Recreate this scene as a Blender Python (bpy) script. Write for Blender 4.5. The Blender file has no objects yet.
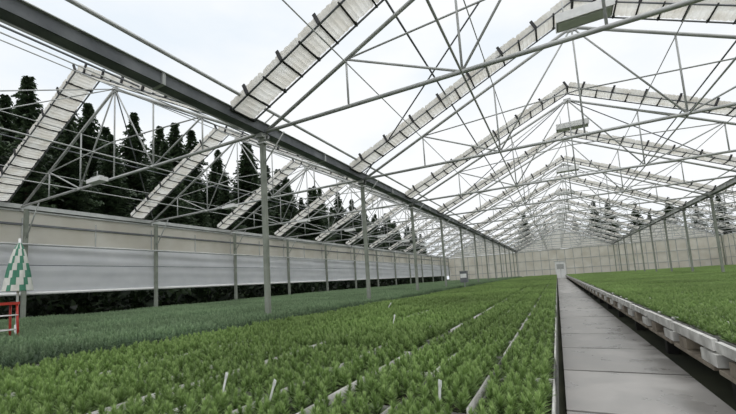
import bpy, math, random
import numpy as np
from mathutils import Vector, Matrix
random.seed(4); rng=np.random.default_rng(4)
scene=bpy.context.scene
col=scene.collection
try:
    scene.view_settings.view_transform='Standard'
except Exception: pass

# ------------------------------------------------------------ materials
def newmat(name):
    m=bpy.data.materials.new(name); m.use_nodes=True
    nt=m.node_tree; b=nt.nodes['Principled BSDF']; return m,nt,b
def noisy(name,c1,c2,scale=5,rough=.6,metal=0,bump=0,trans=0,detail=4,coord='Object'):
    m,nt,b=newmat(name)
    tc=nt.nodes.new('ShaderNodeTexCoord'); n=nt.nodes.new('ShaderNodeTexNoise')
    n.inputs['Scale'].default_value=scale; n.inputs['Detail'].default_value=detail
    nt.links.new(tc.outputs[coord],n.inputs['Vector'])
    r=nt.nodes.new('ShaderNodeValToRGB')
    r.color_ramp.elements[0].position=.3; r.color_ramp.elements[1].position=.7
    r.color_ramp.elements[0].color=(*c1,1); r.color_ramp.elements[1].color=(*c2,1)
    nt.links.new(n.outputs['Fac'],r.inputs['Fac'])
    nt.links.new(r.outputs['Color'],b.inputs['Base Color'])
    b.inputs['Roughness'].default_value=rough; b.inputs['Metallic'].default_value=metal
    if bump:
        bp=nt.nodes.new('ShaderNodeBump'); bp.inputs['Strength'].default_value=bump
        nt.links.new(n.outputs['Fac'],bp.inputs['Height']); nt.links.new(bp.outputs['Normal'],b.inputs['Normal'])
    if trans:
        t=nt.nodes.new('ShaderNodeBsdfTranslucent'); nt.links.new(r.outputs['Color'],t.inputs['Color'])
        mx=nt.nodes.new('ShaderNodeMixShader'); mx.inputs['Fac'].default_value=trans
        out=nt.nodes['Material Output']
        nt.links.new(b.outputs['BSDF'],mx.inputs[1]); nt.links.new(t.outputs['BSDF'],mx.inputs[2])
        nt.links.new(mx.outputs['Shader'],out.inputs['Surface'])
    return m
def leafmat(name,stops,trans=.3,tone=False):
    m,nt,b=newmat(name)
    g=nt.nodes.new('ShaderNodeNewGeometry'); r=nt.nodes.new('ShaderNodeValToRGB')
    while len(r.color_ramp.elements)<len(stops): r.color_ramp.elements.new(.5)
    for i,c in enumerate(stops):
        r.color_ramp.elements[i].position=i/(len(stops)-1); r.color_ramp.elements[i].color=(*c,1)
    fac=g.outputs['Random Per Island']
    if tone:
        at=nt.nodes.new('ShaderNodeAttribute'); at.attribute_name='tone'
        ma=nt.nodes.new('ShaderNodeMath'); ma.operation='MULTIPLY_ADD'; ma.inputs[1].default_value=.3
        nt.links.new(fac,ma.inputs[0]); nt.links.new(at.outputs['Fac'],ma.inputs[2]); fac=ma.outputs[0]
    nt.links.new(fac,r.inputs['Fac'])
    n=nt.nodes.new('ShaderNodeTexNoise'); n.inputs['Scale'].default_value=.55; n.inputs['Detail'].default_value=5
    nt.links.new(g.outputs['Position'],n.inputs['Vector'])
    mr=nt.nodes.new('ShaderNodeMapRange'); mr.inputs[1].default_value=.3; mr.inputs[2].default_value=.7; mr.inputs[3].default_value=.75; mr.inputs[4].default_value=1.2
    nt.links.new(n.outputs['Fac'],mr.inputs[0])
    vm=nt.nodes.new('ShaderNodeVectorMath'); vm.operation='SCALE'
    nt.links.new(r.outputs['Color'],vm.inputs[0]); nt.links.new(mr.outputs[0],vm.inputs['Scale'])
    nt.links.new(vm.outputs[0],b.inputs['Base Color']); b.inputs['Roughness'].default_value=.55
    t=nt.nodes.new('ShaderNodeBsdfTranslucent'); nt.links.new(vm.outputs[0],t.inputs['Color'])
    mx=nt.nodes.new('ShaderNodeMixShader'); mx.inputs['Fac'].default_value=trans
    nt.links.new(b.outputs['BSDF'],mx.inputs[1]); nt.links.new(t.outputs['BSDF'],mx.inputs[2])
    nt.links.new(mx.outputs['Shader'],nt.nodes['Material Output'].inputs['Surface'])
    return m
M_steel=noisy('galvanised_steel',(.42,.43,.42),(.60,.61,.59),3,.5,.15)
M_steelD=noisy('weathered_dark_steel',(.11,.12,.13),(.22,.23,.24),3,.55,.2)
M_post=noisy('post_paint',(.20,.22,.18),(.32,.34,.29),4,.6,.1)
M_black=noisy('black_clip',(.01,.01,.01),(.03,.03,.03),9,.6)
M_film=noisy('roof_film',(.78,.74,.66),(.97,.96,.92),3.5,.45,0,.2,.62)
M_wall=noisy('translucent_panel',(.80,.77,.69),(.93,.91,.85),1.2,.5,0,0,.62)
M_curt=noisy('curtain_fabric',(.86,.87,.89),(.95,.96,.97),2,.7,0,.15,.5)
M_white=noisy('white_plastic',(.75,.75,.73),(.88,.88,.86),6,.4)
M_grey=noisy('grey_casing',(.35,.36,.35),(.50,.50,.48),6,.5)
M_tray=noisy('tray_plastic',(.05,.05,.045),(.10,.10,.09),12,.6)
M_rim=noisy('tray_rim',(.06,.06,.05),(.20,.20,.18),9,.6)
M_soil=noisy('peat_soil',(.012,.009,.006),(.035,.027,.018),40,.95)
M_ground=noisy('ground_soil',(.03,.035,.02),(.07,.075,.04),1.2,.95)
M_styro=noisy('polystyrene_board',(.38,.37,.34),(.75,.74,.70),7,.7)
M_wood=noisy('pallet_wood',(.16,.13,.10),(.30,.26,.2),9,.8)
M_joint=noisy('joint_dark',(.02,.02,.018),(.05,.045,.04),8,.9)
M_red=noisy('red_paint',(.45,.03,.02),(.6,.06,.04),8,.4)
M_grn=noisy('parasol_green',(.05,.20,.13),(.09,.28,.18),8,.8)
M_pwh=noisy('parasol_white',(.60,.61,.55),(.75,.75,.70),8,.8)
M_bark=noisy('bark',(.05,.035,.025),(.1,.07,.05),8,.9)
M_needle=leafmat('conifer_needles',[(.018,.032,.018),(.045,.072,.034),(.085,.125,.062)],.25)
M_hedge=leafmat('hedge_leaves',[(.005,.011,.004),(.014,.030,.009),(.03,.055,.016)],.2)
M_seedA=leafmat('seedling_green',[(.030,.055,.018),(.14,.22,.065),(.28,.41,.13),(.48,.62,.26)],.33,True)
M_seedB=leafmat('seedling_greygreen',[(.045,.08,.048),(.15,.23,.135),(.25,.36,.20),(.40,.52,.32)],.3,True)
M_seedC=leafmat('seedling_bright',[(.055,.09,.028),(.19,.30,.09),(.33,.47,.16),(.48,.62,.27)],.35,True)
M_conc,nt,b_=newmat('paving_concrete')
g_=nt.nodes.new('ShaderNodeNewGeometry'); n1=nt.nodes.new('ShaderNodeTexNoise'); n1.inputs['Scale'].default_value=2.2; n1.inputs['Detail'].default_value=10
nt.links.new(g_.outputs['Position'],n1.inputs['Vector'])
ad=nt.nodes.new('ShaderNodeMath'); ad.operation='MULTIPLY_ADD'; ad.inputs[1].default_value=.22
nt.links.new(g_.outputs['Random Per Island'],ad.inputs[0]); nt.links.new(n1.outputs['Fac'],ad.inputs[2])
r_=nt.nodes.new('ShaderNodeValToRGB'); r_.color_ramp.elements[0].position=.38; r_.color_ramp.elements[1].position=.80
r_.color_ramp.elements[0].color=(.17,.163,.15,1); r_.color_ramp.elements[1].color=(.42,.40,.375,1)
nt.links.new(ad.outputs[0],r_.inputs['Fac']); nt.links.new(r_.outputs['Color'],b_.inputs['Base Color'])
rr=nt.nodes.new('ShaderNodeMapRange'); rr.inputs[1].default_value=.35; rr.inputs[2].default_value=.65; rr.inputs[3].default_value=.22; rr.inputs[4].default_value=.55
nt.links.new(n1.outputs['Fac'],rr.inputs[0]); nt.links.new(rr.outputs[0],b_.inputs['Roughness'])
bp=nt.nodes.new('ShaderNodeBump'); bp.inputs['Strength'].default_value=.08; nt.links.new(n1.outputs['Fac'],bp.inputs['Height']); nt.links.new(bp.outputs['Normal'],b_.inputs['Normal'])

# ------------------------------------------------------------ builder
class MB:
    def __init__(s): s.v=[];s.f=[];s.m=[];s.mats=[];s.sm=[]
    def mi(s,mat):
        if mat not in s.mats: s.mats.append(mat)
        return s.mats.index(mat)
    def box(s,c,d,mat,R=None):
        i=len(s.v); k=s.mi(mat); c=Vector(c)
        for x in(-1,1):
            for y in(-1,1):
                for z in(-1,1):
                    p=Vector((x*d[0]/2,y*d[1]/2,z*d[2]/2))
                    if R: p=R@p
                    s.v.append(tuple(c+p))
        for q in((0,1,3,2),(4,6,7,5),(0,4,5,1),(2,3,7,6),(0,2,6,4),(1,5,7,3)):
            s.f.append(tuple(i+a for a in q)); s.m.append(k); s.sm.append(False)
    def tube(s,a,b,r,mat,n=6,r2=None,cap=True):
        a=Vector(a);b=Vector(b);k=s.mi(mat);r2=r if r2 is None else r2
        d=(b-a).normalized(); u=d.orthogonal().normalized(); w=d.cross(u)
        i=len(s.v)
        for p,rr in((a,r),(b,r2)):
            for j in range(n):
                t=2*math.pi*j/n; s.v.append(tuple(p+(u*math.cos(t)+w*math.sin(t))*rr))
        for j in range(n):
            s.f.append((i+j,i+(j+1)%n,i+n+(j+1)%n,i+n+j)); s.m.append(k); s.sm.append(True)
        if cap:
            s.f.append(tuple(i+j for j in range(n))[::-1]); s.m.append(k); s.sm.append(False)
            s.f.append(tuple(i+n+j for j in range(n))); s.m.append(k); s.sm.append(False)
    def grid(s,P,mat,close=False,smooth=True,matf=None):
        i=len(s.v); n=len(P); w=len(P[0]); k=s.mi(mat)
        for r in P:
            for p in r: s.v.append(tuple(p))
        for a in range(n-1):
            for b in range(w if close else w-1):
                s.f.append((i+a*w+b,i+a*w+(b+1)%w,i+(a+1)*w+(b+1)%w,i+(a+1)*w+b))
                s.m.append(k if matf is None else s.mi(matf(a,b))); s.sm.append(smooth)
    def mesh(s,name):
        me=bpy.data.meshes.new(name); me.from_pydata(s.v,[],s.f)
        for m in s.mats: me.materials.append(m)
        me.polygons.foreach_set('material_index',s.m); me.polygons.foreach_set('use_smooth',s.sm)
        me.update(); return me
    def obj(s,name,loc=(0,0,0),parent=None):
        o=bpy.data.objects.new(name,s.mesh(name)); o.location=loc; col.objects.link(o)
        if parent: o.parent=parent
        return o
def inst(name,me,loc,rot=0,sc=1,parent=None):
    o=bpy.data.objects.new(name,me); o.location=loc; o.rotation_euler=(0,0,rot)
    o.scale=(sc,sc,sc) if not isinstance(sc,tuple) else sc
    col.objects.link(o)
    if parent: o.parent=parent
    return o
def empty(name):
    e=bpy.data.objects.new(name,None); col.objects.link(e); return e

# ------------------------------------------------------------ camera
F=372.0; CY=243.0; VP=(557.0,271.0); ROLL=.062; EYE=1.0
yc=Vector((VP[0]-368,-(VP[1]-CY),-F)); zc=Vector((1,ROLL,0)).cross(yc)
yc.normalize(); zc.normalize(); xc=yc.cross(zc)
Rm=Matrix((xc,yc,zc))
cam=bpy.data.cameras.new('camera'); co=bpy.data.objects.new('camera',cam); col.objects.link(co)
co.matrix_world=Matrix.Translation((0,0,EYE))@Rm.to_4x4()
cam.sensor_fit='HORIZONTAL'; cam.sensor_width=36; cam.lens=36*F/736; cam.shift_y=(CY-207)/736
cam.clip_end=600; cam.clip_start=.05
scene.camera=co

# ------------------------------------------------------------ layout
ZG=4.08; ZR=6.82
GL,GR=-5.0,6.82
BAYS=[(-15.2,GL,6.6),(GL,GR,ZR),(GR,17.6,6.6)]
Y0=5.56; DY=4.3
YT=[Y0+DY*n for n in range(-1,13)]
YEND=58.5; YBEG=-3.0; YE=YEND-.2

g=MB(); g.box((0,60,-.13),(400,400,.1),M_ground); g.obj('ground')
g=MB()
g.box((.46,(YEND+YBEG)/2,-.055),(1.0,YEND-YBEG,.05),M_joint)
y=YBEG
while y<YEND-.2:
    L=1.22
    g.box((.46,y+L/2,-.02+random.uniform(-.003,.003)),(1.0,L-.03,.05),M_conc); y+=L
g.obj('paved_walkway')

def lerp(a,b,t): return a+(b-a)*t
def truss_mesh(x0,x1,zr):
    b=MB(); xm=(x0+x1)/2
    def T(t):
        x=lerp(x0,x1,t); z=ZG+(zr-ZG)*(1-abs(2*t-1)); return (x,0,z)
    def B(t): return (lerp(x0,x1,t),0,ZG+.05)
    b.tube(T(0),T(.5),.038,M_steel); b.tube(T(.5),T(1),.038,M_steel)
    b.tube(B(0),B(1),.036,M_steel)
    for a,c in((T(.17),B(.17)),(T(.83),B(.83))): b.tube(a,c,.02,M_steel,5)
    for a,c in((T(.17),B(.34)),(T(.34),B(.34)),(T(.5),B(.34)),(T(.5),B(.66)),(T(.66),B(.66)),(T(.83),B(.66)),(T(.5),B(.5))):
        b.tube(a,c,.021,M_steel,5)
    b.tube(T(.17),(lerp(x0,x1,.5),0,ZG+(zr-ZG)*.42),.017,M_steel,5)
    b.tube(T(.83),(lerp(x0,x1,.5),0,ZG+(zr-ZG)*.42),.017,M_steel,5)
    for t in(0,.5,1):
        p=T(t); b.box((p[0],0,p[2]-.03),(.22,.05,.16),M_steel)
    return b.mesh('roof_truss')
for (x0,x1,zr) in BAYS:
    me=truss_mesh(x0,x1,zr)
    for y in YT: inst('roof_truss',me,(0,y,0))

def strip_mesh(x0,x1,zr):
    b=MB(); xm=(x0+x1)/2
    for sgn,(xa,za),(xb,zb) in((1,(x0+.1,ZG+.22),(xm-.05,zr+.15)),(-1,(xm+.05,zr+.15),(x1-.1,ZG+.22))):
        A=Vector((xa,0,za));Bv=Vector((xb,0,zb)); d=(Bv-A); L=d.length; d.normalize()
        Y=Vector((0,1,0)); N=d.cross(Y); N= N if N.z>0 else -N
        nseg=int(L/.42); P=[]
        K=13; S=12
        for i in range(nseg*S+1):
            s=i/(nseg*S)*L; ph=i%S
            pl=(1.0 if (i%3) else .84)
            w=.27*(.90 if ph==0 else 1)*(1+.04*random.uniform(-1,1)); h=.125*(.5 if ph==0 else pl)
            row=[]
            for k in range(K):
                a=math.pi+math.pi*(k-1)/(K-3); cx=math.cos(a); sx=math.sin(a)
                fx=math.copysign(abs(cx)**.6,cx); fy=math.copysign(abs(sx)**.6,sx)
                row.append(A+d*s+Y*(fx*w)+N*(fy*h+.010*math.sin(k*2.6+(i//S)*1.9)))
            P.append(row)
        b.grid(P,M_film,close=False,smooth=False)
        R=Matrix((d,Y,N)).transposed()
        for i in range(nseg+1):
            c=A+d*(i/nseg*L)
            b.box(c-N*.10,(.030,.60,.035),M_black,R)
            e=1 if i%2==0 else -1
            b.box(c+Y*.28*e,(.06,.03,.22),M_black,R)
        for yy in(-.27,.27):
            b.tube(A+Y*yy-N*.11,Bv+Y*yy-N*.11,.018,M_steelD,5)
    return b.mesh('roof_film_bundle')
for (x0,x1,zr) in BAYS:
    me=strip_mesh(x0,x1,zr)
    for y in YT: inst('roof_film_bundle',me,(0,y-.65,0))

for x in(GL,GR):
    b=MB(); L=YE-YBEG; yc_=(YE+YBEG)/2
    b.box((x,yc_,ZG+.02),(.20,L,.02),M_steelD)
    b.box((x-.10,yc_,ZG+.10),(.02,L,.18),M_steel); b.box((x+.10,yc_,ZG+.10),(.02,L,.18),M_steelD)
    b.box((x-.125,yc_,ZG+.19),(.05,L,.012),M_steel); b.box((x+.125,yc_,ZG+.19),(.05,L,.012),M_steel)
    for y in YT:
        b.box((x,y,ZG-.03),(.16,.22,.08),M_steel)
        b.box((x,y+2.1,ZG+.1),(.27,.05,.2),M_steel)
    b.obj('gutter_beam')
    b=MB(); b.tube((x+.33,YBEG,ZG+.36),(x+.33,YE,ZG+.36),.03,M_steel); b.tube((x-.6,YBEG,ZG+.3),(x-.6,YE,ZG+.3),.022,M_steel)
    for y in YT:
        b.tube((x+.33,y,ZG+.36),(x,y,ZG+.2),.015,M_steel,5); b.tube((x-.6,y,ZG+.3),(x,y,ZG+.2),.015,M_steel,5)
    b.obj('gutter_side_pipe')
pm=MB(); pm.box((0,0,ZG/2),(.10,.07,ZG),M_post); pm.box((0,0,ZG-.1),(.2,.12,.03),M_steel)
pm.tube((0,0,ZG-.55),(.55,0,ZG+.02),.014,M_steel,5); pm.tube((0,0,ZG-.55),(-.55,0,ZG+.02),.014,M_steel,5)
pm=pm.mesh('support_post')
for x in(GL,GR):
    for y in YT: inst('support_post',pm,(x,y,-.08))
wp=MB(); wp.box((0,0,ZG/2),(.12,.10,ZG),M_post); wp.tube((0,0,ZG-1.0),(.8,0,ZG+.1),.02,M_steel,5); wp=wp.mesh('wall_post')
for y in YT:
    inst('wall_post',wp,(-14.85,y,-.08)); inst('wall_post',wp,(17.45,y,-.08),math.pi)

for (x0,x1,zr) in BAYS:
    b=MB()
    for t in(.17,.34,.66,.83):
        x=lerp(x0,x1,t); z=ZG+(zr-ZG)*(1-abs(2*t-1))
        b.tube((x,YBEG,z-.06),(x,YE,z-.06),.012,M_steel,5)
    for t in(.34,.66): b.tube((lerp(x0,x1,t),YBEG,ZG+.02),(lerp(x0,x1,t),YE,ZG+.02),.018,M_steel,5)
    b.obj('purlin_pipes')
for (x0,x1,zr) in BAYS:
    xm=(x0+x1)/2; b=MB()
    for i in range(0,len(YT)-1):
        a,c=YT[i],YT[i+1]
        if i%2==1:
            b.tube((x0+.15,c,ZG+.2),(xm,a,zr),.018,M_steelD,5); b.tube((x1-.15,c,ZG+.2),(xm,a,zr),.018,M_steelD,5)
        else:
            b.tube((lerp(x0,x1,.34),a,ZG),(xm,c,zr),.014,M_steel,5); b.tube((lerp(x0,x1,.66),a,ZG),(xm,c,zr),.014,M_steel,5)
    b.obj('wind_brace_rods')
b=MB()
for (x0,x1,zr) in BAYS:
    for t in(.25,.75):
        x=lerp(x0,x1,t); b.tube((x,YBEG,ZG+(zr-ZG)*.55),(x,YE,ZG+(zr-ZG)*.55),.02,M_steelD,6)
b.obj('vent_drive_shaft')

def lamp(name,c,L=1.0):
    b=MB(); b.box((0,0,0),(L,.34,.16),M_grey); b.box((0,0,-.09),(L*.94,.28,.03),M_white); b.box((0,-.18,0),(L*1.03,.02,.19),M_white); b.box((0,.18,0),(L*1.03,.02,.19),M_white)
    b.tube((-L*.35,0,.08),(-L*.35,0,.45),.012,M_steel,5); b.tube((L*.35,0,.08),(L*.35,0,.45),.012,M_steel,5)
    b.obj(name,c)
for i in range(7): lamp('grow_lamp',(1.02,8.45+6.5*i,ZR-.66))
lm=MB(); lm.box((0,0,0),(.6,.2,.1),M_white); lm.box((0,0,.07),(.4,.12,.06),M_grey); lm.tube((0,0,.1),(0,0,.25),.01,M_steel,5); lm=lm.mesh('hanging_lamp')
for y in YT:
    inst('hanging_lamp',lm,(-10.1,y-.4,ZG-.1))

# left wall
b=MB()
Lw=YEND-YBEG; ym=(YEND+YBEG)/2
b.box((-15.25,ym,ZG+.05),(.2,Lw,.14),M_steel)
b.box((-15.25,ym,ZG-.28),(.03,Lw,.42),M_wall)
b.box((-15.22,ym,ZG-.08),(.06,Lw,.05),M_steel); b.box((-15.22,ym,ZG-.52),(.06,Lw,.06),M_steelD)
b.box((-15.25,ym,3.20),(.02,Lw,.64),M_wall)
b.box((-15.2,ym,2.86),(.08,Lw,.05),M_steelD)
b.box((-15.2,ym,.22),(.10,Lw,.5),M_steelD)
yy=YBEG
while yy<YEND:
    b.box((-15.21,yy,3.3),(.03,.03,.95),M_steel); yy+=2.15
b.obj('wall_left')
b=MB()
P=[]; nz=22; ny=240
for j in range(nz+1):
    t=j/nz; z=1.32+1.54*t; row=[]
    for i in range(ny+1):
        y=YBEG+(Lw-.3)*i/ny
        x=-15.05+.10*math.sin(math.pi*t)+.018*math.sin(y*2*math.pi/4.3*2+t*5)+.02*math.sin(t*26+y*.35)
        row.append((x,y,z+.02*math.sin(y*2.9)*(1-t)))
    P.append(row)
b.grid(P,M_curt)
b.tube((-14.98,YBEG,1.32),(-14.98,YE,1.32),.05,M_white,8)
b.tube((-14.72,YBEG,2.86),(-14.72,YE,2.86),.03,M_steel,6)
b.tube((-14.74,YBEG,2.2),(-14.74,YE,2.2),.014,M_steelD,6)
b.obj('side_curtain')
# right wall
b=MB()
b.box((17.65,ym,2.1),(.03,Lw,3.8),M_wall)
for z in(.3,1.4,2.6,3.95): b.box((17.6,ym,z),(.06,Lw,.06),M_steel)
yy=YBEG
while yy<YEND: b.box((17.6,yy,2.),(.05,.05,4),M_steel); yy+=1.433
b.obj('wall_right')
b=MB()
b.box(((-15.2+17.6)/2,YEND,2.0),(32.8,.04,4.0),M_wall)
x=-15.2
while x<17.7: b.box((x,YEND-.05,2.),(.07,.06,4.0),M_steel); x+=1.025
for z in(.05,1.3,2.6,4.0): b.box((1.2,YEND-.05,z),(32.8,.07,.08),M_steel)
for (x0,x1,zr) in BAYS:
    xm=(x0+x1)/2
    i=len(b.v); b.v+= [(x0,YEND,ZG),(x1,YEND,ZG),(xm,YEND,zr)]; b.f.append((i,i+1,i+2)); b.m.append(b.mi(M_wall)); b.sm.append(False)
    b.tube((x0,YEND-.05,ZG),(xm,YEND-.05,zr),.05,M_steel); b.tube((x1,YEND-.05,ZG),(xm,YEND-.05,zr),.05,M_steel)
    for t in np.linspace(.1,.9,9):
        xx=lerp(x0,x1,t); b.box((xx,YEND-.05,ZG+(zr-ZG)*(1-abs(2*t-1))/2),(.05,.05,(zr-ZG)*(1-abs(2*t-1))),M_steel)
b.obj('wall_end')
b=MB()
b.box((.46,YEND-.12,1.17),(1.3,.06,2.3),M_white)
b.box((.46,YEND-.16,1.17),(.03,.03,2.2),M_grey); b.box((.46,YEND-.16,2.32),(1.5,.06,.1),M_steel)
b.box((.46,YEND-.16,1.6),(.9,.03,.7),M_grey); b.box((.5,YEND-.2,1.1),(.15,.05,.04),M_steelD)
b.obj('door_1')

# ------------------------------------------------------------ seedlings
def tufts(C,z0,hmin,hmax,spread,K,wid,t0=.25,t1=1.15):
    N=len(C); h=rng.uniform(hmin,hmax,N)
    t=rng.uniform(0,1,(N,K))**.8
    a=rng.uniform(0,2*math.pi,(N,K))
    lx=rng.normal(0,.12,(N,1)); ly=rng.normal(0,.12,(N,1))
    hz=h[:,None]*t
    bx=C[:,0,None]+lx*hz; by=C[:,1,None]+ly*hz; bz=z0+hz
    tilt=t1-(t1-t0)*t**1.5+rng.normal(0,.15,(N,K))
    ln=spread*(1.2-.65*t)*rng.uniform(.75,1.2,(N,K))*rng.uniform(.72,1.28,(N,1))
    dx=np.cos(a)*np.sin(tilt); dy=np.sin(a)*np.sin(tilt); dz=np.cos(tilt)
    tw=rng.uniform(-1,1,(N,K))*wid
    px=-np.sin(a)*wid; py=np.cos(a)*wid
    V=np.empty((N,K,3,3))
    V[:,:,0]=np.stack([bx-px,by-py,bz-tw],-1)
    V[:,:,1]=np.stack([bx+px,by+py,bz+tw],-1)
    V[:,:,2]=np.stack([bx+dx*ln,by+dy*ln,bz+dz*ln],-1)
    # foliage tone: shade painted in by height on lower needles, fresh tips pale, plants differ
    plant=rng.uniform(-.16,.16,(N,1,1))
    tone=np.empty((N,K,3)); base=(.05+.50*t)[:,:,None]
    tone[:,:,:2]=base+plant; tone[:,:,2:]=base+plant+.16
    return V.reshape(-1,3), np.clip(tone,0,1).reshape(-1)
def tray_tile(name,nx,ny,tw,tl,seed,mat,hmin,hmax,spread,K,wid,cell,miss=.03,gap=.02,rimh=.06,t1=1.15,edge=0):
    b=MB()
    C=[]
    for i in range(nx):
        for j in range(ny):
            x0=i*tw+gap/2; y0=j*tl+gap/2; w=tw-gap; l=tl-gap
            b.box((x0+w/2,y0+l/2,.02),(w,l,.04),M_soil)
            for (cx,cy,dx,dy) in((x0,y0+l/2,.006,l),(x0+w,y0+l/2,.006,l),(x0+w/2,y0,w,.006),(x0+w/2,y0+l,w,.006)):
                b.box((cx,cy,rimh/2),(dx,dy,rimh),M_rim)
            if edge and random.random()<.5:
                b.box((x0+w+.003,y0+l/2,rimh/2+.010),(.008,l,rimh+.02),M_styro)
            if edge and random.random()<.4:
                b.box((x0+w/2,y0+l+.002,rimh/2+.008),(w,.008,rimh+.02),M_styro)
            na=max(1,int(round((w-.01)/cell))); nb=max(1,int(round((l-.01)/cell)))
            for p in range(na):
                for q in range(nb):
                    if random.random()<miss: continue
                    C.append((x0+.008+(p+.5)*(w-.016)/na+random.gauss(0,.005),y0+.008+(q+.5)*(l-.016)/nb+random.gauss(0,.005)))
    C=np.array(C)
    V,tone=tufts(C,.035,hmin,hmax,spread,K,wid,.25,t1)
    bv=np.array(b.v); nb0=len(bv); nt=len(V)//3
    verts=np.concatenate([bv,V]).astype(np.float32)
    quads=np.array(b.f,dtype=np.int32)
    me=bpy.data.meshes.new(name)
    me.vertices.add(len(verts)); me.vertices.foreach_set('co',verts.ravel())
    loops=np.concatenate([quads.ravel(),np.arange(nb0,nb0+nt*3,dtype=np.int32)])
    me.loops.add(len(loops)); me.loops.foreach_set('vertex_index',loops)
    starts=np.concatenate([np.arange(len(quads))*4,len(quads)*4+np.arange(nt)*3]).astype(np.int32)
    me.polygons.add(len(starts)); me.polygons.foreach_set('loop_start',starts)
    mats=b.mats+[mat]
    for m in mats: me.materials.append(m)
    mi=np.concatenate([np.array(b.m),np.full(nt,len(mats)-1)]).astype(np.int32)
    me.polygons.foreach_set('material_index',mi)
    me.update(calc_edges=True)
    at=me.attributes.new('tone','FLOAT','POINT')
    at.data.foreach_set('value',np.concatenate([np.zeros(nb0),tone]).astype(np.float32))
    return me
def lay(name,meshes,xa,nx,W,ya,yb,L,z):
    e=empty(name)
    for i in range(nx):
        y=ya
        while y<yb-L*.5:
            inst('tray_block',random.choice(meshes),(xa+i*W,y,z),0,(1,1,random.uniform(.86,1.14)),e); y+=L
    return e
ZB=.38
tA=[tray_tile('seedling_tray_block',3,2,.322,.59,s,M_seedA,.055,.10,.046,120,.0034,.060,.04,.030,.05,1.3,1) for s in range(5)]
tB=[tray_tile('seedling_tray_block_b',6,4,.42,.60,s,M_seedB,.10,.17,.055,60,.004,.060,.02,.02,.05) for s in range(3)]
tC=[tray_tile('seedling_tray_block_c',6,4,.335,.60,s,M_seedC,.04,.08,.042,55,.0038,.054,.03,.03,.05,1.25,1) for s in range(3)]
lay('seedling_bed',tA,-.05-4*1.01+.035,4,1.01,.4,YEND-1,1.2,ZB)
lay('conifer_seedling_bed',tB,-4.3-4*2.54-.1,4,2.54,-1,YEND-2,2.4,ZB)
lay('bench_seedling_bed',tC,1.01,3,2.03,-1.0,YEND-1,2.4,ZB)
lay('bench_seedling_bed',tC,7.2,5,2.02,2,YEND-1,2.4,ZB)
def bench(x0,x1,z,name):
    b=MB(); yc2=(YBEG+YEND)/2; L=YEND-YBEG-1
    b.box(((x0+x1)/2,yc2,z-.03),(x1-x0,L,.05),M_tray)
    x=x0+.15
    while x<x1:
        b.box((x,yc2,z-.11),(.07,L,.1),M_wood); x+=1.0
    y=YBEG+.8
    while y<YEND-1:
        x=x0+.15
        while x<x1:
            b.box((x,y,(z-.16-.08)/2),(.1,.12,z-.16+.08),M_joint); x+=2.0
        y+=2.0
    return b.obj(name)
bench(-4.12,-.06,ZB,'growing_bench'); bench(-14.7,-4.28,ZB,'growing_bench')
bench(1.0,6.7,ZB,'growing_bench'); bench(7.15,17.3,ZB,'growing_bench')
b=MB(); y=-1.
while y<YEND-2:
    L=1.15
    b.box((.978,y+L/2,ZB+.008),(.035,L-.07,.07+random.uniform(0,.02)),M_styro)
    b.box((1.03,y+.15,ZB-.10),(.14,.34,.09),M_styro); b.box((1.03,y+.80,ZB-.10),(.14,.22,.09),M_wood)
    b.box((1.0,y+L/2,ZB-.165),(.09,L-.1,.03),M_wood)
    y+=L
b.obj('bench_edge_board')

# plant labels
tags=[(-1.27,1.42),(-1.62,1.45),(-.49,1.56),(-1.9,4.4),(-3.1,7.0)]
for i,(x,y) in enumerate(tags):
    b=MB(); b.box((0,0,.0),(.013,.002,.10),M_white); b.box((0,0,.055),(.018,.002,.03),M_white)
    o=b.obj('plant_label',(x,y,ZB+.13)); o.rotation_euler=(random.uniform(-.2,.2),random.uniform(.1,.6),random.uniform(-.5,.5))

# parasol and stool
b=MB()
n=24; P=[]
prof=[(1.62,.01),(1.60,.02),(1.5,.06),(1.38,.09),(1.26,.11),(1.14,.13),(1.02,.145),(.9,.16),(.80,.175)]
for z,r in prof:
    P.append([(math.cos(2*math.pi*k/n)*r*(1+.22*(k%3==0)),math.sin(2*math.pi*k/n)*r*(1+.22*(k%3==0)),z) for k in range(n)])
b.grid(P,M_grn,close=True,matf=lambda a,c:M_grn if ((c+a)//2)%2 else M_pwh)
b.tube((0,0,0),(0,0,1.68),.018,M_white,8); b.tube((0,0,.0),(0,0,.25),.03,M_white,8)
b.tube((0,0,-.02),(0,0,.08),.12,M_grey,12,.10)
b.obj('closed_parasol',(-8.0,2.92,.42))
b=MB()
for sx in(-1,1):
    for sy in(-1,1):
        b.tube((sx*.14,sy*.13,0),(sx*.11,sy*.11,.58),.017,M_red,8)
for z in(.2,.42):
    for s in(-1,1):
        b.tube((-.13,s*.12,z),(.13,s*.12,z),.010,M_white,6); b.tube((s*.13,-.12,z),(s*.13,.12,z),.010,M_white,6)
b.box((0,0,.60),(.27,.27,.04),M_red)
b.obj('red_stool',(-7.6,2.62,.42))
b=MB(); b.box((0,0,0),(.35,.3,.55),M_steelD); b.box((0,-.16,.05),(.3,.02,.2),M_white); b.box((.0,0,.29),(.39,.34,.03),M_grey); b.tube((0,0,-.28),(0,0,-.6),.03,M_steel)
b.obj('control_cabinet',(-4.2,19.0,1.0))

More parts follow.
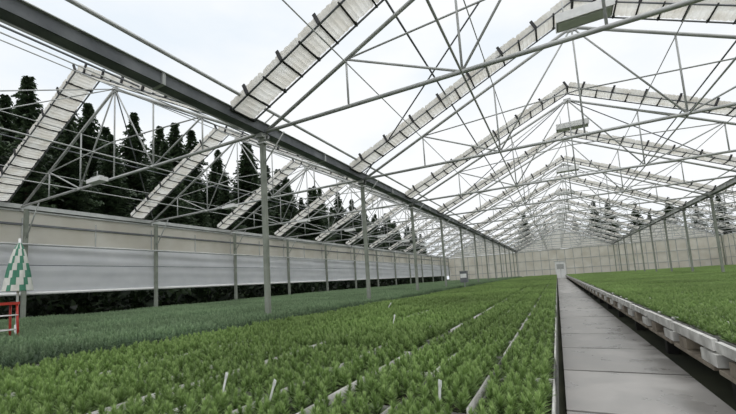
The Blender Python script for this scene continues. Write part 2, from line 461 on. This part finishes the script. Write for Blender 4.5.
# ------------------------------------------------------------ trees
def conifer(H,seed):
    r=random.Random(seed)
    b=MB(); b.tube((0,0,0),(0,0,H*.97),.018*H,M_bark,7,.01)
    z=H*.06; k=b.mi(M_needle)
    while z<H*.985:
        t=(z/H); R=H*.27*(1-t)**1.0+.12
        R*=r.uniform(.74,1.15)
        nb=r.randint(10,14) if t<.85 else 7
        for i in range(nb):
            a=2*math.pi*(i+r.random())/nb; L=R*r.uniform(.5,1.3)
            d=Vector((math.cos(a),math.sin(a),0)); s=Vector((-d.y,d.x,0))
            droop=-.20*L; ns=max(6,int(L*6))
            for j in range(ns):
                q=(j+.5)/ns; p=d*L*q+Vector((0,0,z+droop*q*q+.12*L*q+r.uniform(-.10,.10)))
                w=(.20*L*(1-q)+.15)*r.uniform(.7,1.25)
                for sg in(-1,1):
                    tip=p+s*sg*w+d*w*.9+Vector((0,0,-.40*w+r.uniform(-.14,.10)))
                    i0=len(b.v); b.v+= [tuple(p-d*.10),tuple(p+d*.10+Vector((0,0,.06))),tuple(tip)]
                    b.f.append((i0,i0+1,i0+2)); b.m.append(k); b.sm.append(False)
            i0=len(b.v); e=d*L*1.12+Vector((0,0,z+droop+.16*L)); p=d*L*.6+Vector((0,0,z+droop*.4))
            b.v+=[tuple(p+s*.08),tuple(p-s*.08),tuple(e)]; b.f.append((i0,i0+1,i0+2)); b.m.append(k); b.sm.append(False)
        z+=r.uniform(.18,.38)*(1.1-t*.3)
    return b.mesh('conifer_tree')
cm=[conifer(16,s) for s in range(5)]
tr=random.Random(12)
for row,(x,lo,hi,st) in enumerate(((-26.5,.58,.92,2.4),(-30,.80,1.14,2.3),(-35,.85,1.2,2.6))):
    y=-5+row*1.3
    while y<84:
        f=tr.uniform(lo,hi)*(1-.12*(y>45))
        inst('conifer_tree',tr.choice(cm),(x+tr.uniform(-1.2,1.2),y+tr.uniform(-1,1),-.1),tr.uniform(0,6),f)
        y+=st
for i in range(16):
    inst('conifer_tree',tr.choice(cm),(-6+i*3.2+tr.uniform(-1.5,1.5),84+tr.uniform(-4,4),-.1),tr.uniform(0,6),tr.uniform(.65,.98))
for i in range(18):
    inst('conifer_tree',tr.choice(cm),(34+tr.uniform(-3,3),16+i*4,-.1),tr.uniform(0,6),tr.uniform(.65,.92))
N=42000
X=rng.uniform(-21.5,-17.0,N); Yh=rng.uniform(-6,64,N); Z=rng.uniform(-.1,2.2,N)+.4*np.sin(Yh*.9)
V=np.empty((N,3,3))
c=np.stack([X,Yh,np.maximum(Z,0)],1)
for k in range(3): V[:,k]=c+rng.normal(0,.15,(N,3))
me=bpy.data.meshes.new('hedge'); me.from_pydata(V.reshape(-1,3).tolist(),[],np.arange(N*3).reshape(-1,3).tolist()); me.materials.append(M_hedge)
col.objects.link(bpy.data.objects.new('hedge',me))

# ------------------------------------------------------------ world & sun
w=bpy.data.worlds.new('world'); scene.world=w; w.use_nodes=True; nt=w.node_tree
bg=nt.nodes['Background']; tc=nt.nodes.new('ShaderNodeTexCoord'); n=nt.nodes.new('ShaderNodeTexNoise')
n.inputs['Scale'].default_value=1.8; n.inputs['Detail'].default_value=7; n.inputs['Roughness'].default_value=.5
mp=nt.nodes.new('ShaderNodeMapping'); mp.inputs['Scale'].default_value=(1,1,2.5)
nt.links.new(tc.outputs['Generated'],mp.inputs['Vector']); nt.links.new(mp.outputs['Vector'],n.inputs['Vector'])
r=nt.nodes.new('ShaderNodeValToRGB'); r.color_ramp.elements[0].position=.36; r.color_ramp.elements[1].position=.54
r.color_ramp.elements[0].color=(.68,.74,.80,1); r.color_ramp.elements[1].color=(.80,.815,.83,1)
nt.links.new(n.outputs['Fac'],r.inputs['Fac']); nt.links.new(r.outputs['Color'],bg.inputs['Color'])
bg.inputs['Strength'].default_value=1.24
s=bpy.data.lights.new('sun','SUN'); s.energy=1.2; s.angle=1.0; so=bpy.data.objects.new('sun',s); so.rotation_euler=(math.radians(20),math.radians(15),0); col.objects.link(so)
print('done', len(bpy.data.objects))
